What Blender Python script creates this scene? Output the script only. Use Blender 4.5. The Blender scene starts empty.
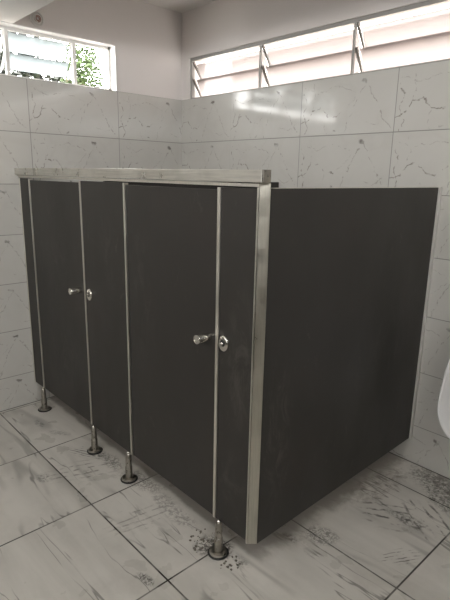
import bpy, bmesh, math, random
from mathutils import Vector, Matrix, noise as mnoise
S = bpy.context.scene
COL = S.collection
random.seed(7)

# ---------------------------------------------------------------- camera
YAW, PITCH, ROLL, FPX = 0.8244, -0.2448, 0.0191, 500.2
cam_d = bpy.data.cameras.new('camera'); cam = bpy.data.objects.new('camera', cam_d); COL.objects.link(cam)
fw = Vector((-math.sin(YAW)*math.cos(PITCH), math.cos(YAW)*math.cos(PITCH), math.sin(PITCH)))
rt = Vector((math.cos(YAW), math.sin(YAW), 0)); up = rt.cross(fw)
r2 = math.cos(ROLL)*rt + math.sin(ROLL)*up; u2 = -math.sin(ROLL)*rt + math.cos(ROLL)*up
M = Matrix((( r2.x, u2.x, -fw.x, 3.1095), (r2.y, u2.y, -fw.y, -2.4045), (r2.z, u2.z, -fw.z, 1.4911), (0, 0, 0, 1)))
cam.matrix_world = M
cam_d.sensor_fit = 'VERTICAL'; cam_d.sensor_height = 24; cam_d.lens = FPX/600*24
cam_d.clip_start = 0.02
S.camera = cam

# ---------------------------------------------------------------- sky and exposure
S.view_settings.view_transform = 'Standard'; S.view_settings.look = 'None'
S.view_settings.gamma = 1; S.view_settings.use_curve_mapping = False
S.view_settings.exposure = 0.38
wd = bpy.data.worlds.new('sky'); S.world = wd; wd.use_nodes = True
bg = wd.node_tree.nodes['Background']; bg.inputs[0].default_value = (1.0, 0.992, 0.975, 1); bg.inputs[1].default_value = 16.5
S.cycles.max_bounces = 10; S.cycles.diffuse_bounces = 6; S.cycles.transparent_max_bounces = 12
S.cycles.sample_clamp_indirect = 6

def portal(name, loc, rot, sx, sy):
    l = bpy.data.lights.new(name, 'AREA'); l.shape = 'RECTANGLE'; l.size = sx; l.size_y = sy
    l.cycles.is_portal = True
    o = bpy.data.objects.new(name, l); o.location = loc; o.rotation_euler = rot; COL.objects.link(o)
XR, YF, ZC = 4.3, -4.1, 2.598
H = math.pi/2
portal('daylight_back', (2.13, 0.17, 2.155), (-H, 0, 0), 4.1, 0.3)
portal('daylight_left', (-0.17, -1.305, 2.155), (0, -H, 0), 0.3, 1.56)
portal('added_daylight_right', (XR+0.17, -2.2, 2.27), (0, H, 0), .34, 2.0)  # portal for the added opening in the unseen right wall
portal('added_daylight_front', (2.4, YF-0.17, 2.27), (H, 0, 0), 3.0, .34)  # same for the opening added behind the camera

# ---------------------------------------------------------------- material helpers
class NT:
    def __init__(s, name):
        s.m = bpy.data.materials.new(name); s.m.use_nodes = True
        s.t = s.m.node_tree; s.p = s.t.nodes['Principled BSDF']
    def n(s, typ, **kw):
        nd = s.t.nodes.new(typ)
        for k, v in kw.items(): setattr(nd, k, v)
        return nd
    def link(s, a, b): s.t.links.new(a, b)
    def put(s, sock, v):
        if isinstance(v, bpy.types.NodeSocket): s.link(v, sock)
        else: sock.default_value = v
    def math(s, op, a, b=0.0, c=0.0, clamp=False):
        nd = s.n('ShaderNodeMath', operation=op, use_clamp=clamp)
        s.put(nd.inputs[0], a); s.put(nd.inputs[1], b); s.put(nd.inputs[2], c); return nd.outputs[0]
    def vmath(s, op, a, b=(0, 0, 0), sc=None):
        nd = s.n('ShaderNodeVectorMath', operation=op); s.put(nd.inputs[0], a); s.put(nd.inputs[1], b)
        if sc is not None: s.put(nd.inputs['Scale'], sc)
        return nd.outputs[1] if op in ('LENGTH', 'DISTANCE') else nd.outputs[0]
    def coord(s): return s.n('ShaderNodeTexCoord').outputs['Object']
    def sep(s, v):
        nd = s.n('ShaderNodeSeparateXYZ'); s.link(v, nd.inputs[0]); return nd.outputs
    def comb(s, x, y, z):
        nd = s.n('ShaderNodeCombineXYZ')
        for i, v in enumerate((x, y, z)): s.put(nd.inputs[i], v)
        return nd.outputs[0]
    def noise(s, v, scale, detail=3, rough=.5, dist=0):
        nd = s.n('ShaderNodeTexNoise'); s.put(nd.inputs['Vector'], v); nd.inputs['Scale'].default_value = scale
        nd.inputs['Detail'].default_value = detail; nd.inputs['Roughness'].default_value = rough
        nd.inputs['Distortion'].default_value = dist; return nd.outputs[0]
    def voro(s, v, scale, feat='F1'):
        nd = s.n('ShaderNodeTexVoronoi', feature=feat); s.put(nd.inputs['Vector'], v); nd.inputs['Scale'].default_value = scale
        return nd.outputs['Distance']
    def ramp(s, v, a, b, lo=0.0, hi=1.0):
        nd = s.n('ShaderNodeMapRange', interpolation_type='SMOOTHSTEP'); s.put(nd.inputs[0], v)
        for i, x in enumerate((a, b, lo, hi)): nd.inputs[i+1].default_value = x
        return nd.outputs[0]
    def mix(s, f, a, b):
        nd = s.n('ShaderNodeMix', data_type='RGBA'); s.put(nd.inputs[0], f)
        s.put(nd.inputs[6], a if not isinstance(a, tuple) else (*a, 1)); s.put(nd.inputs[7], b if not isinstance(b, tuple) else (*b, 1))
        return nd.outputs[2]
    def base(s, v): s.put(s.p.inputs['Base Color'], v if not isinstance(v, tuple) else (*v, 1))
    def rough(s, v): s.put(s.p.inputs['Roughness'], v)
    def bump(s, h, strength=.2, dist=.002):
        nd = s.n('ShaderNodeBump'); s.put(nd.inputs['Height'], h); nd.inputs['Strength'].default_value = strength
        nd.inputs['Distance'].default_value = dist; s.link(nd.outputs[0], s.p.inputs['Normal'])

def simple(name, col, rough=.5, metal=0, var=.06, scale=8, bump=0):
    t = NT(name); c = t.coord()
    f = t.noise(c, scale, 4)
    t.base(t.mix(f, tuple(x*(1-var) for x in col), tuple(min(1, x*(1+var)) for x in col)))
    t.rough(t.ramp(f, .2, .8, max(0, rough-.05), rough+.06)); t.p.inputs['Metallic'].default_value = metal
    if bump: t.bump(t.noise(c, scale*6, 5), bump, .002)
    return t.m

def seam(t, u, u0, p, w):
    """1 on the joint line, 0 in the tile; also the tile index"""
    q = t.math('DIVIDE', t.math('SUBTRACT', u, u0), p)
    fr = t.math('SUBTRACT', q, t.math('ROUND', q))
    d = t.math('MULTIPLY', t.math('ABSOLUTE', fr), p)
    return t.ramp(d, w*.5, w*1.1, 1, 0), t.math('FLOOR', q)

def veins(t, v, scale, lo, width, dist=1.2, detail=5, rough=.6):
    n = t.noise(v, scale, detail, rough, dist)
    return t.ramp(t.math('ABSOLUTE', t.math('SUBTRACT', n, lo)), 0, width, 1, 0)

def wall_tile(name, axis, u0, pu, v0, pv):
    t = NT(name); c = t.coord(); x, y, z = t.sep(c)
    u = x if axis == 'x' else y
    s1, i1 = seam(t, u, u0, pu, .0024); s2, i2 = seam(t, z, v0, pv, .0026)
    if axis == 'x': s1 = t.math('MULTIPLY', s1, t.ramp(u, .80, .82, .12, 1))   # the first joint by the corner is filled flush
    g = t.math('MAXIMUM', s1, s2)
    off = t.comb(t.math('MULTIPLY', i1, 7.31), t.math('MULTIPLY', i2, 3.77), t.math('MULTIPLY', t.math('ADD', i1, i2), 5.1))
    v = t.vmath('ADD', c, off)
    cloud = t.noise(v, 3.0, 4, .55, .5)
    col = t.mix(cloud, (.50, .492, .460), (.585, .576, .543))
    # the printed vein drawing repeats from tile to tile; the wobble makes each line irregular
    lu = t.math('SUBTRACT', u, t.math('ADD', u0, t.math('MULTIPLY', i1, pu)))
    lv = t.math('SUBTRACT', z, t.math('ADD', v0, t.math('MULTIPLY', i2, pv)))
    q = t.comb(lu, lv, 0.0)
    wn = t.n('ShaderNodeTexNoise'); t.link(t.vmath('ADD', q, t.vmath('SCALE', off, sc=.02)), wn.inputs['Vector']); wn.inputs['Scale'].default_value = 26; wn.inputs['Detail'].default_value = 4
    q = t.vmath('ADD', q, t.vmath('SCALE', t.vmath('SUBTRACT', wn.outputs['Color'], (.5, .5, .5)), sc=.042))
    def line(pts, w, amt, colr):
        nonlocal col
        best = None
        for a, b in zip(pts, pts[1:]):
            a = Vector((*a, 0)); b = Vector((*b, 0)); ab = b-a
            dn = t.n('ShaderNodeVectorMath', operation='DOT_PRODUCT')
            pa = t.vmath('SUBTRACT', q, tuple(a)); t.link(pa, dn.inputs[0]); dn.inputs[1].default_value = tuple(ab/ab.length_squared)
            h = t.math('ADD', dn.outputs['Value'], 0, clamp=True)
            d = t.vmath('LENGTH', t.vmath('SUBTRACT', pa, t.vmath('SCALE', tuple(ab), sc=h)))
            best = d if best is None else t.math('MINIMUM', best, d)
        k = t.math('MULTIPLY', t.ramp(best, w*.35, w*1.15, 1, 0), t.ramp(t.noise(c, 20, 3), .30, .60, .25, 1))
        col = t.mix(t.math('MULTIPLY', k, min(1, amt*.95)), col, colr)
    soft = veins(t, v, 2.2, .46, .05, .8, 3)
    col = t.mix(t.math('MULTIPLY', soft, .16), col, (.46, .44, .41))
    dk = (.16, .135, .115)
    line([(.42, .25), (.37, .17), (.33, .09), (.30, .0)], .0038, .50, dk)
    line([(.43, .25), (.48, .17), (.53, .08), (.59, .01)], .0040, .50, dk)
    line([(.0, .07), (.06, .095), (.085, .14), (.145, .15), (.19, .10), (.25, .095)], .0046, .75, dk)
    line([(.015, .23), (.04, .17), (.02, .11), (.05, .05), (.03, .0)], .0044, .70, dk)
    line([(.02, .26), (.12, .225), (.24, .25), (.36, .215)], .0034, .45, dk)
    line([(.085, .14), (.10, .21), (.085, .28)], .0030, .45, dk)
    line([(.25, .095), (.31, .14), (.36, .19)], .0028, .40, dk)
    line([(.44, .06), (.50, .04), (.56, .07)], .0034, .40, dk)
    line([(.19, .10), (.17, .04), (.20, .0)], .0028, .40, dk)
    line([(.405, .262), (.425, .258)], .0105, .85, (.10, .085, .075))
    line([(.24, .018), (.246, .018)], .0075, .70, (.10, .085, .075))
    col = t.mix(t.math('MULTIPLY', g, .85), col, (.19, .185, .17))
    t.base(col); t.rough(t.ramp(g, 0, 1, .10, .7)); t.p.inputs['Specular IOR Level'].default_value = .5
    t.bump(t.math('SUBTRACT', 1.0, g), .35, .002)
    return t.m

def floor_tile():
    t = NT('floor_marble_tile'); c = t.coord(); x, y, z = t.sep(c)
    s1, i1 = seam(t, x, .6262, .5960, .0042); s2, i2 = seam(t, y, -1.4770, .6200, .0042)
    g = t.math('MAXIMUM', s1, s2)
    off = t.comb(t.math('MULTIPLY', i1, 4.7), t.math('MULTIPLY', i2, 6.3), t.math('MULTIPLY', t.math('ADD', i1, t.math('MULTIPLY', i2, 2.0)), 2.9))
    v = t.vmath('ADD', c, off)
    # veins run in long soft streaks across each tile
    rot = t.n('ShaderNodeMapping'); t.link(v, rot.inputs[0]); rot.inputs['Rotation'].default_value = (0, 0, math.radians(52)); rot.inputs['Scale'].default_value = (.30, 2.0, 1)
    rv = rot.outputs[0]
    cloud = t.noise(rv, 2.4, 5, .6, .6)
    col = t.mix(t.ramp(cloud, .3, .7), (.50, .485, .445), (.62, .60, .555))
    b = t.math('MULTIPLY', veins(t, rv, 1.5, .5, .028, .35, 3, .5), t.ramp(t.noise(v, 2.6, 2), .42, .62))
    b2 = t.math('MULTIPLY', veins(t, t.vmath('ADD', rv, (4, 8, 0)), 2.6, .5, .013, .4, 4, .55), t.ramp(t.noise(t.vmath('ADD', v, (9, 2, 0)), 3.3, 2), .46, .62))
    col = t.mix(t.math('MULTIPLY', b, .52), col, (.23, .22, .20))
    col = t.mix(t.math('MULTIPLY', b2, .80), col, (.17, .16, .145))
    gdirt = t.ramp(t.noise(c, 6, 3), .35, .55, .6, 1)
    col = t.mix(t.math('MULTIPLY', g, gdirt), col, (.035, .031, .026))
    # site dirt: cement dust, footprints and mud with shapes of their own
    w1 = t.noise(c, 9, 4, .6, .3)
    def mark(kind, px, py, rx, ry, ang, amt, colr, sc=60):
        nonlocal col
        mp = t.n('ShaderNodeMapping', vector_type='TEXTURE'); t.link(c, mp.inputs[0])
        mp.inputs['Location'].default_value = (px, py, 0); mp.inputs['Rotation'].default_value = (0, 0, math.radians(ang)); mp.inputs['Scale'].default_value = (rx, ry, 1)
        d = t.vmath('LENGTH', mp.outputs[0]); d = t.math('ADD', d, t.math('MULTIPLY', t.math('SUBTRACT', w1, .5), 1.3))
        m = t.ramp(d, .45, 1.0, 1, 0)
        if kind == 'smudge': k = t.ramp(t.noise(c, sc, 5, .7, .5), .40, .62)
        elif kind == 'streak':
            wv = t.n('ShaderNodeTexWave'); t.link(mp.outputs[0], wv.inputs[0]); wv.bands_direction = 'Y'
            wv.inputs['Scale'].default_value = .95; wv.inputs['Distortion'].default_value = 3.2; wv.inputs['Detail'].default_value = 4
            wv.inputs['Detail Scale'].default_value = 1.6
            k = t.math('MULTIPLY', t.ramp(wv.outputs['Fac'], .70, .95), t.ramp(t.noise(c, 22, 3), .42, .58))
        else: k = t.ramp(t.voro(t.vmath('ADD', c, t.vmath('SCALE', t.comb(t.noise(c, 30, 4, .7), t.noise(c, 34, 4, .7), 0.0), sc=.07)), sc, 'DISTANCE_TO_EDGE'), .05, .16, 1, 0)
        col = t.mix(t.math('MULTIPLY', t.math('MULTIPLY', m, k), amt), col, colr)
    mud = (.038, .033, .027); dust = (.20, .175, .145)
    mark('smudge', 2.36, -.06, .30, .17, -10, .85, (.12, .10, .085), 24)
    mark('smudge', 2.30, -.14, .34, .14, -20, .75, mud, 70)
    mark('tread', 2.055, -.835, .105, .062, 25, .60, mud, 62)
    mark('streak', 2.16, -.50, .16, .13, 35, .85, mud)
    mark('streak', 2.32, -.40, .19, .13, -38, .85, mud)
    mark('smudge', 2.25, -.47, .13, .045, 0, .80, mud, 50)
    mark('streak', 2.34, -.70, .09, .05, 60, .8, mud)
    mark('tread', 1.80, -1.225, .11, .075, 30, .92, (.045, .04, .034), 48)
    mark('smudge', 1.83, -1.235, .085, .06, 20, .9, (.04, .036, .03), 80)
    mark('streak', .80, -1.285, .15, .055, 28, .9, (.045, .04, .035))
    mark('smudge', .86, -1.24, .09, .05, 10, .8, mud, 60)
    mark('tread', .98, -1.22, .12, .05, 0, .55, mud, 40)
    mark('smudge', 1.752, -1.536, .055, .028, 10, .95, (.04, .035, .03), 90)
    mark('smudge', .883, -1.552, .055, .04, 10, .55, mud, 60)
    mark('smudge', .324, -1.343, .075, .03, 0, .6, mud, 50)
    mark('smudge', .50, -1.30, .10, .03, 30, .4, mud, 50)
    mark('tread', 1.21, -1.205, .15, .07, 10, .55, mud, 55)
    mark('smudge', 1.50, -1.22, .20, .06, 0, .5, mud, 50)
    mark('streak', .95, -1.38, .22, .12, 70, .5, mud)
    mark('streak', 1.45, -1.35, .22, .10, 80, .4, mud)
    mark('smudge', 1.93, -1.20, .06, .04, 0, .6, mud, 60)
    mark('smudge', 1.97, -.95, .04, .025, 0, .8, mud, 60)
    mark('smudge', 2.02, -.30, .09, .32, 0, .55, dust, 30)
    # brown-grey tint on the stall floor, ending in a ragged edge along the partitions
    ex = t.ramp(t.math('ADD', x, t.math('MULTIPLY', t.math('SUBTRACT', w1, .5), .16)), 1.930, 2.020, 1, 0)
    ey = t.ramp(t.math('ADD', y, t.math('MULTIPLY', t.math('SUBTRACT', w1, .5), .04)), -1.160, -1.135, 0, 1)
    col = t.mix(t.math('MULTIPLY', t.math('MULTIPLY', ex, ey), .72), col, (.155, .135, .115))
    edge = t.math('MAXIMUM', t.ramp(y, -.014, -.006, 0, 1), t.ramp(x, .006, .014, 1, 0))   # open joint where floor meets wall
    col = t.mix(t.math('MULTIPLY', edge, .85), col, (.03, .027, .023))
    grime = t.ramp(t.noise(c, 3.2, 5, .65), .45, .75)
    col = t.mix(t.math('MULTIPLY', grime, .22), col, (.24, .225, .20))
    t.base(col); t.rough(t.ramp(t.noise(c, 7, 4), .3, .7, .26, .48))
    t.bump(t.math('SUBTRACT', 1.0, g), .4, .002)
    return t.m

def laminate():
    t = NT('charcoal_laminate'); c = t.coord()
    mp = t.n('ShaderNodeMapping'); t.link(c, mp.inputs[0]); mp.inputs['Scale'].default_value = (1, 1, .45)
    f = t.noise(mp.outputs[0], 3.0, 4, .6)
    sc = t.math('MULTIPLY', t.ramp(t.noise(mp.outputs[0], 26, 5, .7, .8), .56, .78), t.ramp(t.noise(c, 4, 2), .5, .68))
    fine = t.noise(c, 300, 2)
    col = t.mix(f, (.0225, .0205, .0182), (.0320, .0295, .0265))
    col = t.mix(t.math('MULTIPLY', sc, .55), col, (.11, .10, .088))
    ru = t.math('MULTIPLY', t.ramp(t.noise(t.vmath('ADD', c, (4, 4, 1)), 2.2, 3), .52, .72), .25)
    col = t.mix(ru, col, (.038, .026, .022))
    # rubbed and handled patches
    for (px, py, pz, sx, sy, sz, amt) in ((2.01, -1.12, .55, .12, .10, .42, .55), (2.01, -.35, .75, .12, .22, .2, .22), (.45, -1.23, 1.05, .16, .1, .34, .25), (.50, -1.23, .45, .2, .1, .25, .3), (1.30, -1.23, .95, .12, .1, .4, .22), (1.92, -1.23, .85, .09, .1, .35, .4), (1.9, -1.23, .35, .1, .1, .16, .35), (1.00, -1.23, 1.1, .1, .1, .3, .22)):
        d = t.vmath('LENGTH', t.vmath('DIVIDE', t.vmath('SUBTRACT', c, (px, py, pz)), (sx, sy, sz)))
        k = t.math('MULTIPLY', t.ramp(d, .3, 1, 1, 0), t.ramp(t.noise(mp.outputs[0], 14, 6, .72, 1.2), .44, .70))
        col = t.mix(t.math('MULTIPLY', k, amt), col, (.105, .098, .086))
    t.base(col); t.rough(t.ramp(f, .3, .7, .36, .50)); t.p.inputs['Specular IOR Level'].default_value = .36
    t.bump(fine, .06, .001)
    return t.m

def brushed(name, col, rough, axis='z', var=.1, metal=1.0):
    t = NT(name); c = t.coord()
    mp = t.n('ShaderNodeMapping'); t.link(c, mp.inputs[0])
    mp.inputs['Scale'].default_value = {'z': (60, 60, 3), 'x': (3, 60, 60), 'y': (60, 3, 60)}[axis]
    f = t.noise(mp.outputs[0], 3, 4); gnoise = t.noise(c, 9, 4, .6)
    k = t.math('MULTIPLY', t.math('ADD', f, gnoise), .5)
    t.base(t.mix(t.ramp(k, .3, .7), tuple(x*(1-var) for x in col), tuple(min(1, x*(1+var)) for x in col)))
    t.rough(t.ramp(gnoise, .3, .7, rough-.06, rough+.1)); t.p.inputs['Metallic'].default_value = metal
    return t.m

def frosted(name, tint, clear):
    t = NT(name); t.t.nodes.remove(t.p)
    out = [n for n in t.t.nodes if n.type == 'OUTPUT_MATERIAL'][0]
    c = t.coord(); f = t.noise(c, 5, 3)
    tr = t.n('ShaderNodeBsdfTranslucent'); t.put(tr.inputs[0], t.mix(f, tuple(.93*x for x in tint), tint))
    tp = t.n('ShaderNodeBsdfTransparent'); tp.inputs[0].default_value = (*tint, 1)
    gl = t.n('ShaderNodeBsdfGlossy'); gl.inputs['Roughness'].default_value = .12; gl.inputs[0].default_value = (.9, .9, .9, 1)
    m1 = t.n('ShaderNodeMixShader'); m1.inputs[0].default_value = clear; t.link(tr.outputs[0], m1.inputs[1]); t.link(tp.outputs[0], m1.inputs[2])
    m2 = t.n('ShaderNodeMixShader'); m2.inputs[0].default_value = .07; t.link(m1.outputs[0], m2.inputs[1]); t.link(gl.outputs[0], m2.inputs[2])
    t.link(m2.outputs[0], out.inputs[0]); return t.m

M_back = wall_tile('back_wall_marble_tile', 'x', 1.1308, .5996, .2135, .3005)
M_left = wall_tile('left_wall_marble_tile', 'y', -.5354, .6053, .2135, .3005)
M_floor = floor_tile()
M_plaster = simple('painted_plaster', (.74, .705, .685), .8, 0, .035, 2.5, .12)
M_far = simple('grey_paint', (.26, .245, .225), .7, 0, .05, 2)  # grey chosen for the unseen walls to cut sideways bounce light
M_ceil = simple('ceiling_plaster', (.78, .755, .73), .85, 0, .04, 2.0, .1)
M_lam = laminate()
M_steel = brushed('stainless_rail', (.62, .605, .56), .30, 'x', .16)
M_post = brushed('stainless_post', (.47, .455, .40), .33, 'z', .12)
M_alu = brushed('aluminium_trim', (.70, .68, .62), .38, 'z', .08)
M_satin = simple('satin_silver_paint', (.62, .605, .575), .45, .25, .06, 20)
M_chrome = simple('chrome', (.72, .70, .65), .16, 1, .05, 20)
M_foot = simple('dusty_steel', (.34, .32, .285), .30, 1, .25, 60)
M_black = simple('black_plastic', (.018, .018, .018), .5)
M_white = simple('white_window_paint', (.70, .69, .67), .45, 0, .04)
M_reveal = simple('white_reveal_paint', (.86, .85, .84), .35, 0, .02)
M_greyf = simple('grey_window_paint', (.36, .35, .33), .45, 0, .06)
M_greyf2 = simple('brown_grey_louver_arm', (.16, .145, .13), .4, 0, .05)
M_frost = frosted('frosted_glass', (.385, .366, .36), .5)
M_frost2 = frosted('pale_blue_frosted_glass', (.37, .392, .395), .3)
M_ceramic = simple('white_ceramic', (.70, .70, .70), .08, 0, .02)
M_pink = simple('faded_pink_wire', (.46, .30, .27), .5)
M_wirew = simple('white_wire', (.8, .79, .76), .5)
M_leaf = simple('leaf_green', (.032, .058, .010), .5, 0, .75, 14)
M_leaf2 = simple('dark_leaf_green', (.006, .010, .004), .5, 0, .5, 6)
M_bark = simple('bark', (.12, .09, .06), .9, 0, .3, 20)
M_render = simple('pale_render', (.55, .49, .45), .9, 0, .12, 2)
M_ground = simple('yard_ground', (.30, .27, .22), .95, 0, .2, 3)
M_rubble = simple('cement_crumbs', (.17, .155, .13), .95, 0, .5, 40)

# ---------------------------------------------------------------- mesh helpers
def link(name, bm, mat, parent=None, smooth=False, kind=None, label=None):
    me = bpy.data.meshes.new(name); bm.normal_update(); bm.to_mesh(me); bm.free()
    me.materials.append(mat)
    if smooth:
        for p in me.polygons: p.use_smooth = True
        try: me.set_sharp_from_angle(angle=math.radians(40))
        except Exception: pass
    o = bpy.data.objects.new(name, me); COL.objects.link(o)
    if parent:
        o.parent = parent; bpy.context.view_layer.update()
        o.matrix_parent_inverse = parent.matrix_world.inverted()
    if kind: o['kind'] = kind
    if label: o['label'] = label
    return o
def empty(name, loc, label=None, cat=None, group=None, kind=None):
    o = bpy.data.objects.new(name, None); o.location = loc; o.empty_display_size = .05; COL.objects.link(o)
    if label: o['label'] = label
    if cat: o['category'] = cat
    if group: o['group'] = group
    if kind: o['kind'] = kind
    bpy.context.view_layer.update(); return o
def box(bm, x0, x1, y0, y1, z0, z1, bev=0):
    r = bmesh.ops.create_cube(bm, size=1)
    bmesh.ops.scale(bm, vec=(x1-x0, y1-y0, z1-z0), verts=r['verts'])
    bmesh.ops.translate(bm, vec=((x0+x1)/2, (y0+y1)/2, (z0+z1)/2), verts=r['verts'])
    if bev:
        es = list({e for v in r['verts'] for e in v.link_edges})
        bmesh.ops.bevel(bm, geom=es, offset=bev, segments=2, affect='EDGES', profile=.6)
    return bm
def B(*a): return box(bmesh.new(), *a)
def lathe(bm, prof, center, axis='z', seg=28, sx=1, sy=1):
    """prof: (radius, height) list"""
    rings = []
    for r, h in prof:
        ring = []
        for i in range(seg):
            a = 2*math.pi*i/seg; p = (r*math.cos(a)*sx, r*math.sin(a)*sy, h)
            if axis == '-y': p = (p[0], -p[2], p[1])
            ring.append(bm.verts.new(Vector(p)+Vector(center)))
        rings.append(ring)
    for a, b in zip(rings, rings[1:]):
        for i in range(seg):
            j = (i+1) % seg; bm.faces.new((a[i], a[j], b[j], b[i]))
    bm.faces.new(rings[0][::-1]); bm.faces.new(rings[-1])
    bmesh.ops.recalc_face_normals(bm, faces=bm.faces[:]); return bm
def tube(bm, pts, r, seg=8):
    pts = [Vector(p) for p in pts]; rings = []
    for i, p in enumerate(pts):
        d = (pts[min(i+1, len(pts)-1)]-pts[max(i-1, 0)]).normalized()
        a = d.orthogonal().normalized(); b = d.cross(a)
        rings.append([bm.verts.new(p+r*(math.cos(2*math.pi*k/seg)*a+math.sin(2*math.pi*k/seg)*b)) for k in range(seg)])
    for A, Bq in zip(rings, rings[1:]):
        o = min(range(seg), key=lambda s: (A[0].co-Bq[s].co).length)
        for k in range(seg): bm.faces.new((A[k], A[(k+1) % seg], Bq[(k+1+o) % seg], Bq[(k+o) % seg]))
    bm.faces.new(rings[0][::-1]); bm.faces.new(rings[-1])
    bmesh.ops.recalc_face_normals(bm, faces=bm.faces[:]); return bm

# ---------------------------------------------------------------- room shell
ZT = .2135+6*.3005          # top of the wall tiles
BX0, BX1, BZ1 = .076, 4.17, 2.292      # opening in the back wall, lengthened out of view for more light
LY0, LY1, LZ1 = -.5400, -2.07, 2.2967  # opening in the left wall
T = .15
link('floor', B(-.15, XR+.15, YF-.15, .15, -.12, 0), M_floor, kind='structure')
link('ceiling', B(-.158, XR+.158, YF-.158, .158, ZC, ZC+.12), M_ceil, kind='structure')
bm = bmesh.new()
P = .008
box(bm, 0, XR, P, P+T, 0, ZT); box(bm, 0, XR, P, P+T, BZ1, ZC); box(bm, 0, BX0, P, P+T, ZT, BZ1); box(bm, BX1, XR, P, P+T, ZT, BZ1)
wb = link('wall_back', bm, M_plaster, kind='structure')
link('tile_cladding', B(0, XR, 0, P, 0, ZT), M_back, wb, kind='structure', label='glossy cream marble-look tiles with fine brown veins')
bm = bmesh.new()
box(bm, -P-T, -P, YF, P+T, 0, ZT); box(bm, -P-T, -P, YF, P+T, LZ1, ZC); box(bm, -P-T, -P, LY0, P+T, ZT, LZ1); box(bm, -P-T, -P, YF, LY1, ZT, LZ1)
wl = link('wall_left', bm, M_plaster, kind='structure')
link('tile_cladding', B(-P, 0, YF, P, 0, ZT), M_left, wl, kind='structure', label='glossy cream marble-look tiles with fine brown veins')
link('trim_1', B(-.150, -.0005, P, P+.02, ZT+.0005, ZC-.0005), M_plaster, wl, kind='structure')
bm = bmesh.new()   # unseen right wall; the high opening is added to let in fill light
box(bm, XR, XR+T, YF, P+T, 0, 2.10); box(bm, XR, XR+T, YF, P+T, 2.44, ZC); box(bm, XR, XR+T, -1.2, P+T, 2.10, 2.44); box(bm, XR, XR+T, YF, -3.7, 2.10, 2.44)
link('wall_right', bm, M_far, kind='structure')
bm = bmesh.new()   # unseen front wall, with a high strip opening added for fill light
box(bm, -P-T, XR+T, YF-T, YF, 0, 2.10); box(bm, -P-T, XR+T, YF-T, YF, 2.44, ZC); box(bm, -P-T, .9, YF-T, YF, 2.10, 2.44); box(bm, 3.9, XR+T, YF-T, YF, 2.10, 2.44)
link('wall_front', bm, M_far, kind='structure')
link('trim_2', B(0, XR, -1.62, -1.1964, LZ1, ZC), M_ceil, kind='structure')   # ceiling beam

# ---------------------------------------------------------------- windows
def pane(bm, axis, a0, a1, c0, z0, c1, z1, th=.004):
    """sloped glass blade from (c0,z0) top to (c1,z1) bottom; axis = direction it runs along"""
    d = Vector((c1-c0, z1-z0)); n = Vector((-d.y, d.x)).normalized()*th/2
    vs = []
    for a in (a0, a1):
        for (c, z) in ((c0+n.x, z0+n.y), (c0-n.x, z0-n.y), (c1-n.x, z1-n.y), (c1+n.x, z1+n.y)):
            vs.append(bm.verts.new((a, c, z) if axis == 'x' else (-c, a, z)))
    for f in ((0, 1, 2, 3), (7, 6, 5, 4), (0, 4, 5, 1), (1, 5, 6, 2), (2, 6, 7, 3), (3, 7, 4, 0)):
        bm.faces.new([vs[i] for i in f])
    bmesh.ops.recalc_face_normals(bm, faces=bm.faces[:]); return bm
def arm(bm, axis, a, w, c0, z0, c1, z1, th=.010): return pane(bm, axis, a-w/2, a+w/2, c0, z0, c1, z1, th)

w2 = empty('window_2', (1.5, .05, ZT), kind='structure')
bm = bmesh.new()
FY0, FY1 = .022, .050
box(bm, BX0, BX1, FY0, FY1, BZ1-.020, BZ1); box(bm, BX0, BX1, FY0, FY1, ZT, ZT+.010)
box(bm, BX0, BX0+.012, FY0, FY1, ZT, BZ1); box(bm, BX1-.012, BX1, FY0, FY1, ZT, BZ1)
link('window_frame', bm, M_greyf, w2, kind='structure')
mull = [.084, .762, 1.440, 2.118, 2.796, 3.474, 4.152]
ztop, zmid, zbot = BZ1-.024, 2.150, ZT+.012
for i, mx in enumerate(mull):
    bm = bmesh.new()
    box(bm, mx-.006, mx+.006, FY0, FY1-.014, ZT+.01, BZ1-.02)
    link('mullion', bm, M_greyf, w2, kind='structure')
    bm = bmesh.new()
    arm(bm, 'x', mx+.010, .012, .034, ztop+.002, .118, zmid+.004, .014)
    arm(bm, 'x', mx+.010, .012, .034, zmid+.004, .118, zbot-.002, .014)
    link('louver_arm', bm, M_greyf2, w2, kind='structure')
for a, b in zip(mull, mull[1:]):
    for k, (z0, z1) in enumerate(((ztop-.015, zmid+.000), (zmid+.002, zbot-.002))):
        link('glass_blade', pane(bmesh.new(), 'x', a+.020, b-.008, .058, z0, .112, z1), M_frost, w2, kind='structure')

w1 = empty('window_1', (-.05, -1.2, ZT), kind='structure')
bm = bmesh.new()
fx0, fx1 = -.092, -.062
def boxl(bm, y0, y1, z0, z1, a=fx0, b=fx1): box(bm, a, b, y0, y1, z0, z1)
boxl(bm, LY1, LY0, LZ1-.022, LZ1); boxl(bm, LY1, LY0, ZT, ZT+.018); boxl(bm, LY0-.022, LY0, ZT, LZ1); boxl(bm, LY1, LY1+.022, ZT, LZ1)
link('window_frame', bm, M_white, w1, kind='structure')
bm = bmesh.new()
box(bm, -.062, .001, LY0-.005, LY0, ZT+.0005, LZ1); box(bm, -.062, .001, LY1, LY0, LZ1-.005, LZ1)
link('window_lining', bm, M_reveal, w1, kind='structure', label='bright white lining of the window recess')
ms = [-.800, -1.215, -1.63]
for my in ms:
    link('mullion', B(fx0, fx1, my-.010, my+.010, ZT+.018, LZ1-.022), M_white, w1, kind='structure')
    bm = bmesh.new()
    arm(bm, 'y', my-.010, .010, .078, 2.272, .145, 2.165); arm(bm, 'y', my-.010, .010, .078, 2.160, .145, 2.070)
    arm(bm, 'y', my+.014, .010, .078, 2.160, .145, 2.070)
    link('louver_arm', bm, M_white, w1, kind='structure')
ed = [LY0-.022]+ms+[LY1+.022]
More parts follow.
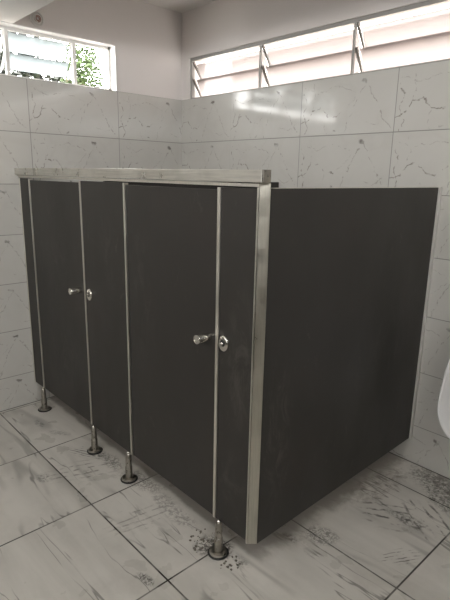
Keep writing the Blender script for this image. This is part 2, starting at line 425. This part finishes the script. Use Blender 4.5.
for i, (a, b) in enumerate(zip(ed, ed[1:])):
    if i == 0: continue        # the first bay stands open, its blades are not fitted
    for z0, z1 in ((2.272, 2.176), (2.160, 2.078)):
        link('glass_blade', pane(bmesh.new(), 'y', b+.026, a-.026, .098, z0, .140, z1), M_frost2, w1, kind='structure')

# ---------------------------------------------------------------- outdoors, seen through the windows
link('trim_3', B(-9, 9, -9, 9, -.5, -.3), M_ground, kind='structure')['label'] = 'bare yard ground outside'
def leaf_mesh(cx, cy, cz, rx, ry, rz, n, size, seed, sq=False):
    rnd = random.Random(seed); bm = bmesh.new()
    for _ in range(n):
        while True:
            p = Vector((rnd.uniform(-1, 1), rnd.uniform(-1, 1), rnd.uniform(-1, 1)))
            if (p.length if not sq else (abs(p.x)**6+abs(p.y)**6+abs(p.z)**6)) < 1 and mnoise.noise(p*2.6+Vector((seed, 0, 0))) > -.22: break
        c = Vector((cx+p.x*rx, cy+p.y*ry, cz+p.z*rz))
        L = size*rnd.uniform(.7, 1.3); W = L*.42
        R = Matrix.Rotation(rnd.uniform(0, 6.28), 3, 'Z') @ Matrix.Rotation(rnd.uniform(-1.2, 1.2), 3, 'X') @ Matrix.Rotation(rnd.uniform(-.8, .8), 3, 'Y')
        q = [(-L/2, 0, 0), (-L*.1, W/2, .1*L), (L/2, 0, 0), (-L*.1, -W/2, .1*L), (0, 0, -.02*L)]
        v = [bm.verts.new(c+R @ Vector(s)) for s in q]
        bm.faces.new((v[0], v[4], v[1])); bm.faces.new((v[4], v[2], v[1])); bm.faces.new((v[0], v[3], v[4])); bm.faces.new((v[3], v[2], v[4]))
    return bm
tr = empty('tree', (-1.9, .16, -.3), 'leafy bright green tree outside the left window, seen through its open bay', 'tree')
bm = bmesh.new(); tube(bm, [(-1.9, .16, -.3), (-1.88, .18, .8), (-1.92, .14, 1.6), (-1.9, .2, 2.4)], .035, 10)
tube(bm, [(-1.9, .16, 1.9), (-1.85, .3, 2.3)], .014); tube(bm, [(-1.9, .16, 1.9), (-1.95, .06, 2.4)], .014)
link('trunk', bm, M_bark, tr, True)
link('foliage', leaf_mesh(-1.9, .20, 2.36, .24, .20, .46, 3200, .046, 3), M_leaf, tr)
he = empty('hedge', (-2.9, -1.1, -.3), 'dark green hedge outside the left window, below its frosted blades', 'hedge')
bm = bmesh.new()
for k in range(7): tube(bm, [(-2.9, -2.6+.4*k, -.3), (-2.9+.05*(k % 2), -2.55+.4*k, 2.0)], .025)
link('stem', bm, M_bark, he, True)
link('foliage', leaf_mesh(-2.9, -1.35, 1.30, .42, 1.88, 1.80, 20000, .13, 9, True), M_leaf2, he)
link('neighbour_wall', B(-1.5, 5.5, 1.9, 2.1, -.3, 2.78), M_render)
o = COL.objects['neighbour_wall']; o['label'] = 'pale rendered boundary wall outside, blurred behind the long frosted window'; o['category'] = 'wall'

# ---------------------------------------------------------------- toilet cubicle
D, W, ZP, ZB = 1.2276, 2.027, 1.4500, .1400
TH = .016
G = [.1447, .772, 1.1813, 1.7992]
cub = empty('toilet_cubicle', (1.0, -D, 0), 'dark charcoal laminate two-stall toilet cubicle with steel header in room corner', 'toilet cubicle')
yf, yb = -D, -D+TH
def foot(x, par):
    yc = -D-.012
    bm = bmesh.new()
    lathe(bm, [(.0175, .006), (.0175, .072), (.0165, .0745), (.0150, .076), (.0148, .126), (.0125, .137), (.0088, .146), (.005, .149), (.001, .150)], (x, yc, 0))
    f = link('support_foot', bm, M_foot, par, True, label='round steel adjustable foot under the panel')
    bm = bmesh.new()
    lathe(bm, [(.036, .0055), (.0365, .010), (.033, .0135), (.022, .0145), (.0205, .0135), (.017, .0125)], (x, yc, 0))
    link('base_flange', bm, M_foot, f, True)
    lathe(bm := bmesh.new(), [(.042, 0), (.043, .003), (.040, .0054)], (x, yc, 0)); link('rubber_ring', bm, M_black, f, True, label='black rubber ring under the steel flange')
    lathe(bm := bmesh.new(), [(.0078, .148), (.0070, .1515), (.004, .1545), (.001, .1555)], (x, yc-.0, 0)); link('pin_cap', bm, M_chrome, f, True)
def front_panel(x0, x1):
    return link('front_panel', box(bmesh.new(), x0, x1, yf, yb, ZB, ZP, .0012), M_lam, cub)
def strip(x, w, par, z0=ZB, z1=ZP, name='edge_trim', out=.004):
    return link(name, box(bmesh.new(), x-w/2, x+w/2, yf-out, yb+.002, z0, z1, .001), M_alu, par, label='thin pale aluminium edge strip')
def lock(x, z, par):
    bm = bmesh.new()
    lathe(bm, [(.0235, 0), (.0235, .008), (.0220, .011), (.0200, .012)], (0, 0, 0), '-y', 32, 1, 1.30)
    bmesh.ops.translate(bm, vec=(x, yf-.0003, z), verts=bm.verts[:])
    l = link('lock_plate', bm, M_chrome, par, True, label='oval chrome lock plate')
    lathe(bm := bmesh.new(), [(.0125, .008), (.0125, .0125), (.011, .0135)], (x, yf, z+.002), '-y', 24); link('lock_disc', bm, M_black, l, True)
    lathe(bm := bmesh.new(), [(.0065, .012), (.0060, .018), (.004, .0195), (.001, .020)], (x, yf, z+.001), '-y', 16); link('lock_pin', bm, M_chrome, l, True)
def door(x0, x1, zk, kx):
    d = link('stall_door', box(bmesh.new(), x0, x1, yf+.0015, yb, ZB+.002, ZP-.008, .0015), M_lam, cub)
    bm = bmesh.new()
    lathe(bm, [(.0150, 0), (.0155, .002), (.0155, .020), (.0165, .0205), (.0165, .0220), (.0182, .0225), (.0184, .060), (.0172, .0625), (.0150, .0630), (.0148, .0618), (.001, .0618)], (kx, yf+.0015, zk), '-y')
    link('door_knob', bm, M_chrome, d, True, label='small cylindrical chrome door knob')
    for hz in (.35, 1.25):
        bm = bmesh.new(); lathe(bm, [(.006, hz-.04), (.006, hz+.04)], (x0+.003, yb+.008, 0), seg=14); link('hinge', bm, M_chrome, d, True)
    return d
p1 = front_panel(.004, G[0]-.0065); p1['label'] = 'narrow charcoal panel against the left wall'
strip(.004, .007, p1, name='wall_channel'); strip(G[0], .0090, p1); foot(.155, p1)
p2 = front_panel(G[1]+.0065, G[2]-.0065); p2['label'] = 'charcoal panel between the two doors'
strip(G[1]+.001, .0110, p2); strip(G[2]-.001, .0125, p2); foot(.815, p2); foot(1.166, p2); lock(.830, .888, p2)
p3 = front_panel(G[3]+.0075, W-.0390); p3['label'] = 'charcoal panel beside the corner post'
strip(G[3], .0150, p3); foot(1.838, p3); lock(1.8416, .897, p3)
door(G[0]+.006, G[1]-.006, .893, .722)
door(G[2]+.009, G[3]-.009, .900, 1.752)
# rail over the doors, header box, corner post
link('top_rail', box(bmesh.new(), .004, W-.032, yf-.010, yb-.002, ZP+.0058, ZP+.0165, .001), M_alu, cub, label='thin pale rail above the doors')
hd = link('header_rail', box(bmesh.new(), .002, W-.0065, yf-.026, yb-.004, ZP+.0200, 1.5090, .0020), M_steel, cub, label='brushed stainless header box along the top')
link('corner_joint', box(bmesh.new(), W-.006, W+.003, yf-.027, yf+.006, ZP+.0190, 1.5095, .001), M_foot, cub, label='grey cast corner joint')
bm = bmesh.new()
ol = [(W-.0305, yf-.0095), (W-.0075, yf+.0155), (W-.0075, yf+.020), (W-.0305, yf+.020)]
lo = [bm.verts.new((x, y, ZB+.001)) for x, y in ol]; hi = [bm.verts.new((x, y, ZP+.0185)) for x, y in ol]
for i in range(4): bm.faces.new((lo[i], lo[(i+1) % 4], hi[(i+1) % 4], hi[i]))
bm.faces.new(lo[::-1]); bm.faces.new(hi)
bmesh.ops.bevel(bm, geom=bm.edges[:], offset=.001, segments=2, affect='EDGES')
cp = link('corner_post', bm, M_post, cub, label='stainless post with a slanted face at the cubicle corner')
link('trim_strip', box(bmesh.new(), W-.0385, W-.0325, yf-.011, yb, ZB, ZP+.005, .001), M_alu, cp)
def skew_box(x0, x1, dx, y0, y1, z0, z1, bev):
    """a box whose far end (y1) stands dx further along x: the panel meets the wall a little out of square"""
    b = box(bmesh.new(), x0, x1, y0, y1, z0, z1, bev)
    for v in b.verts: v.co.x += dx*(v.co.y-y0)/(y1-y0)
    return b
ep = link('end_panel', skew_box(W-.0235, W-.0075, -.014, yf+.021, -.021, ZB, ZP+.002, .0012), M_lam, cub, label='wide charcoal end panel running back to the wall')
link('edge_trim', skew_box(W-.0240, W-.0070, -.014, yf+.030, -.021, ZP+.0022, ZP+.0045, .0005), M_alu, ep, label='thin pale aluminium strip along the top')
link('wall_channel', box(bmesh.new(), W-.039, W-.012, -.020, -.0005, ZB, ZP+.0045, .001), M_satin, ep, label='aluminium channel fixing the panel to the wall')
link('divider_panel', box(bmesh.new(), .968, .984, yb+.003, -.002, ZB, ZP+.004, .0012), M_lam, cub, label='charcoal divider between the two stalls')

# ---------------------------------------------------------------- urinal
ur = empty('urinal', (2.402, 0, .30), 'white ceramic wall urinal on the back wall, cut by the right edge', 'urinal')
N = 48
def outline(k, zc=.470, hw=.20, hb=.185, ht=.50):
    pts = []
    for i in range(N):
        a = 2*math.pi*i/N; ca, sa = math.cos(a), math.sin(a)
        e = .82 if sa > 0 else .95
        pts.append((math.copysign(abs(ca)**e, ca)*hw*k, zc-.0+(sa*ht*k if sa > 0 else sa*hb*k)))
    return pts
def yrim(z): return -.16-.04*max(0, min(1, (.85-z)/.5))
bm = bmesh.new(); loops = []
for k, fy in ((.70, lambda z: 0.0), (.76, lambda z: -.03), (.88, lambda z: yrim(z)*.55), (.985, lambda z: yrim(z)*.92), (1.0, lambda z: yrim(z)-.0), (.975, lambda z: yrim(z)-.008), (.93, lambda z: yrim(z)-.006), (.89, lambda z: yrim(z)+.012), (.875, lambda z: yrim(z)*.72), (.85, lambda z: yrim(z)*.45), (.76, lambda z: yrim(z)*.28), (.45, lambda z: -.042), (.12, lambda z: -.038)):
    loops.append([bm.verts.new((2.402+x, fy(z), z)) for x, z in outline(k)])
for a, b in zip(loops, loops[1:]):
    for i in range(N): bm.faces.new((a[i], a[(i+1) % N], b[(i+1) % N], b[i]))
bm.faces.new(loops[0]); bm.faces.new(loops[-1][::-1])
bmesh.ops.recalc_face_normals(bm, faces=bm.faces[:])
link('bowl', bm, M_ceramic, ur, True)
lathe(bm := bmesh.new(), [(.028, 0), (.028, .004), (.02, .006)], (2.402, -.075, .345), 'z', 20); link('drain_grate', bm, M_chrome, ur, True)
tube(bm := bmesh.new(), [(2.402, -.03, .86), (2.402, -.03, 1.04), (2.402, -.005, 1.06)], .011, 12); link('flush_pipe', bm, M_chrome, ur, True)

# ---------------------------------------------------------------- round junction box above the left window
jb = empty('junction_box', (-P, -1.052, 2.348), 'small round white electrical box with loose wires above the left window', 'junction box')
bm = bmesh.new()
lathe(bm, [(.034, 0), (.040, .003), (.040, .010), (.034, .011), (.032, .003)], (0, 0, 0))
bmesh.ops.rotate(bm, matrix=Matrix.Rotation(H, 3, 'Y'), verts=bm.verts[:]); bmesh.ops.translate(bm, vec=(-P, -1.052, 2.348), verts=bm.verts[:])
link('box_rim', bm, M_white, jb, True)
for k, (m, r) in enumerate(((M_pink, .020), (M_wirew, .026), (M_pink, .012))):
    pts = []
    for i in range(22):
        a = i*.42+k*2; pts.append((-P+.008+.0007*i, -1.052+r*math.cos(a)*(1-.012*i), 2.348+r*math.sin(a)*(1-.012*i)))
    link('wire', tube(bmesh.new(), pts, .0028, 6), m, jb, True)

# ---------------------------------------------------------------- loose cement crumbs round the corner foot
rnd = random.Random(4); bm = bmesh.new()
for _ in range(110):
    a = rnd.uniform(0, 6.28); q = rnd.uniform(.045, .14)
    s = rnd.uniform(.0016, .0055)
    cx, cy = 1.815+q*math.cos(a)*1.0, -1.232+q*math.sin(a)*.55
    if cx > 1.782 and cx < 1.894: continue
    r = bmesh.ops.create_icosphere(bm, subdivisions=1, radius=s)
    for v in r['verts']:
        v.co = Vector((v.co.x*rnd.uniform(.8, 1.7), v.co.y*rnd.uniform(.8, 1.5), v.co.z*.7))+Vector((cx, cy, s*.6))
ob = link('cement_crumbs', bm, M_rubble, kind='stuff'); ob['label'] = 'loose cement crumbs scattered round the nearest steel foot'; ob['category'] = 'debris'
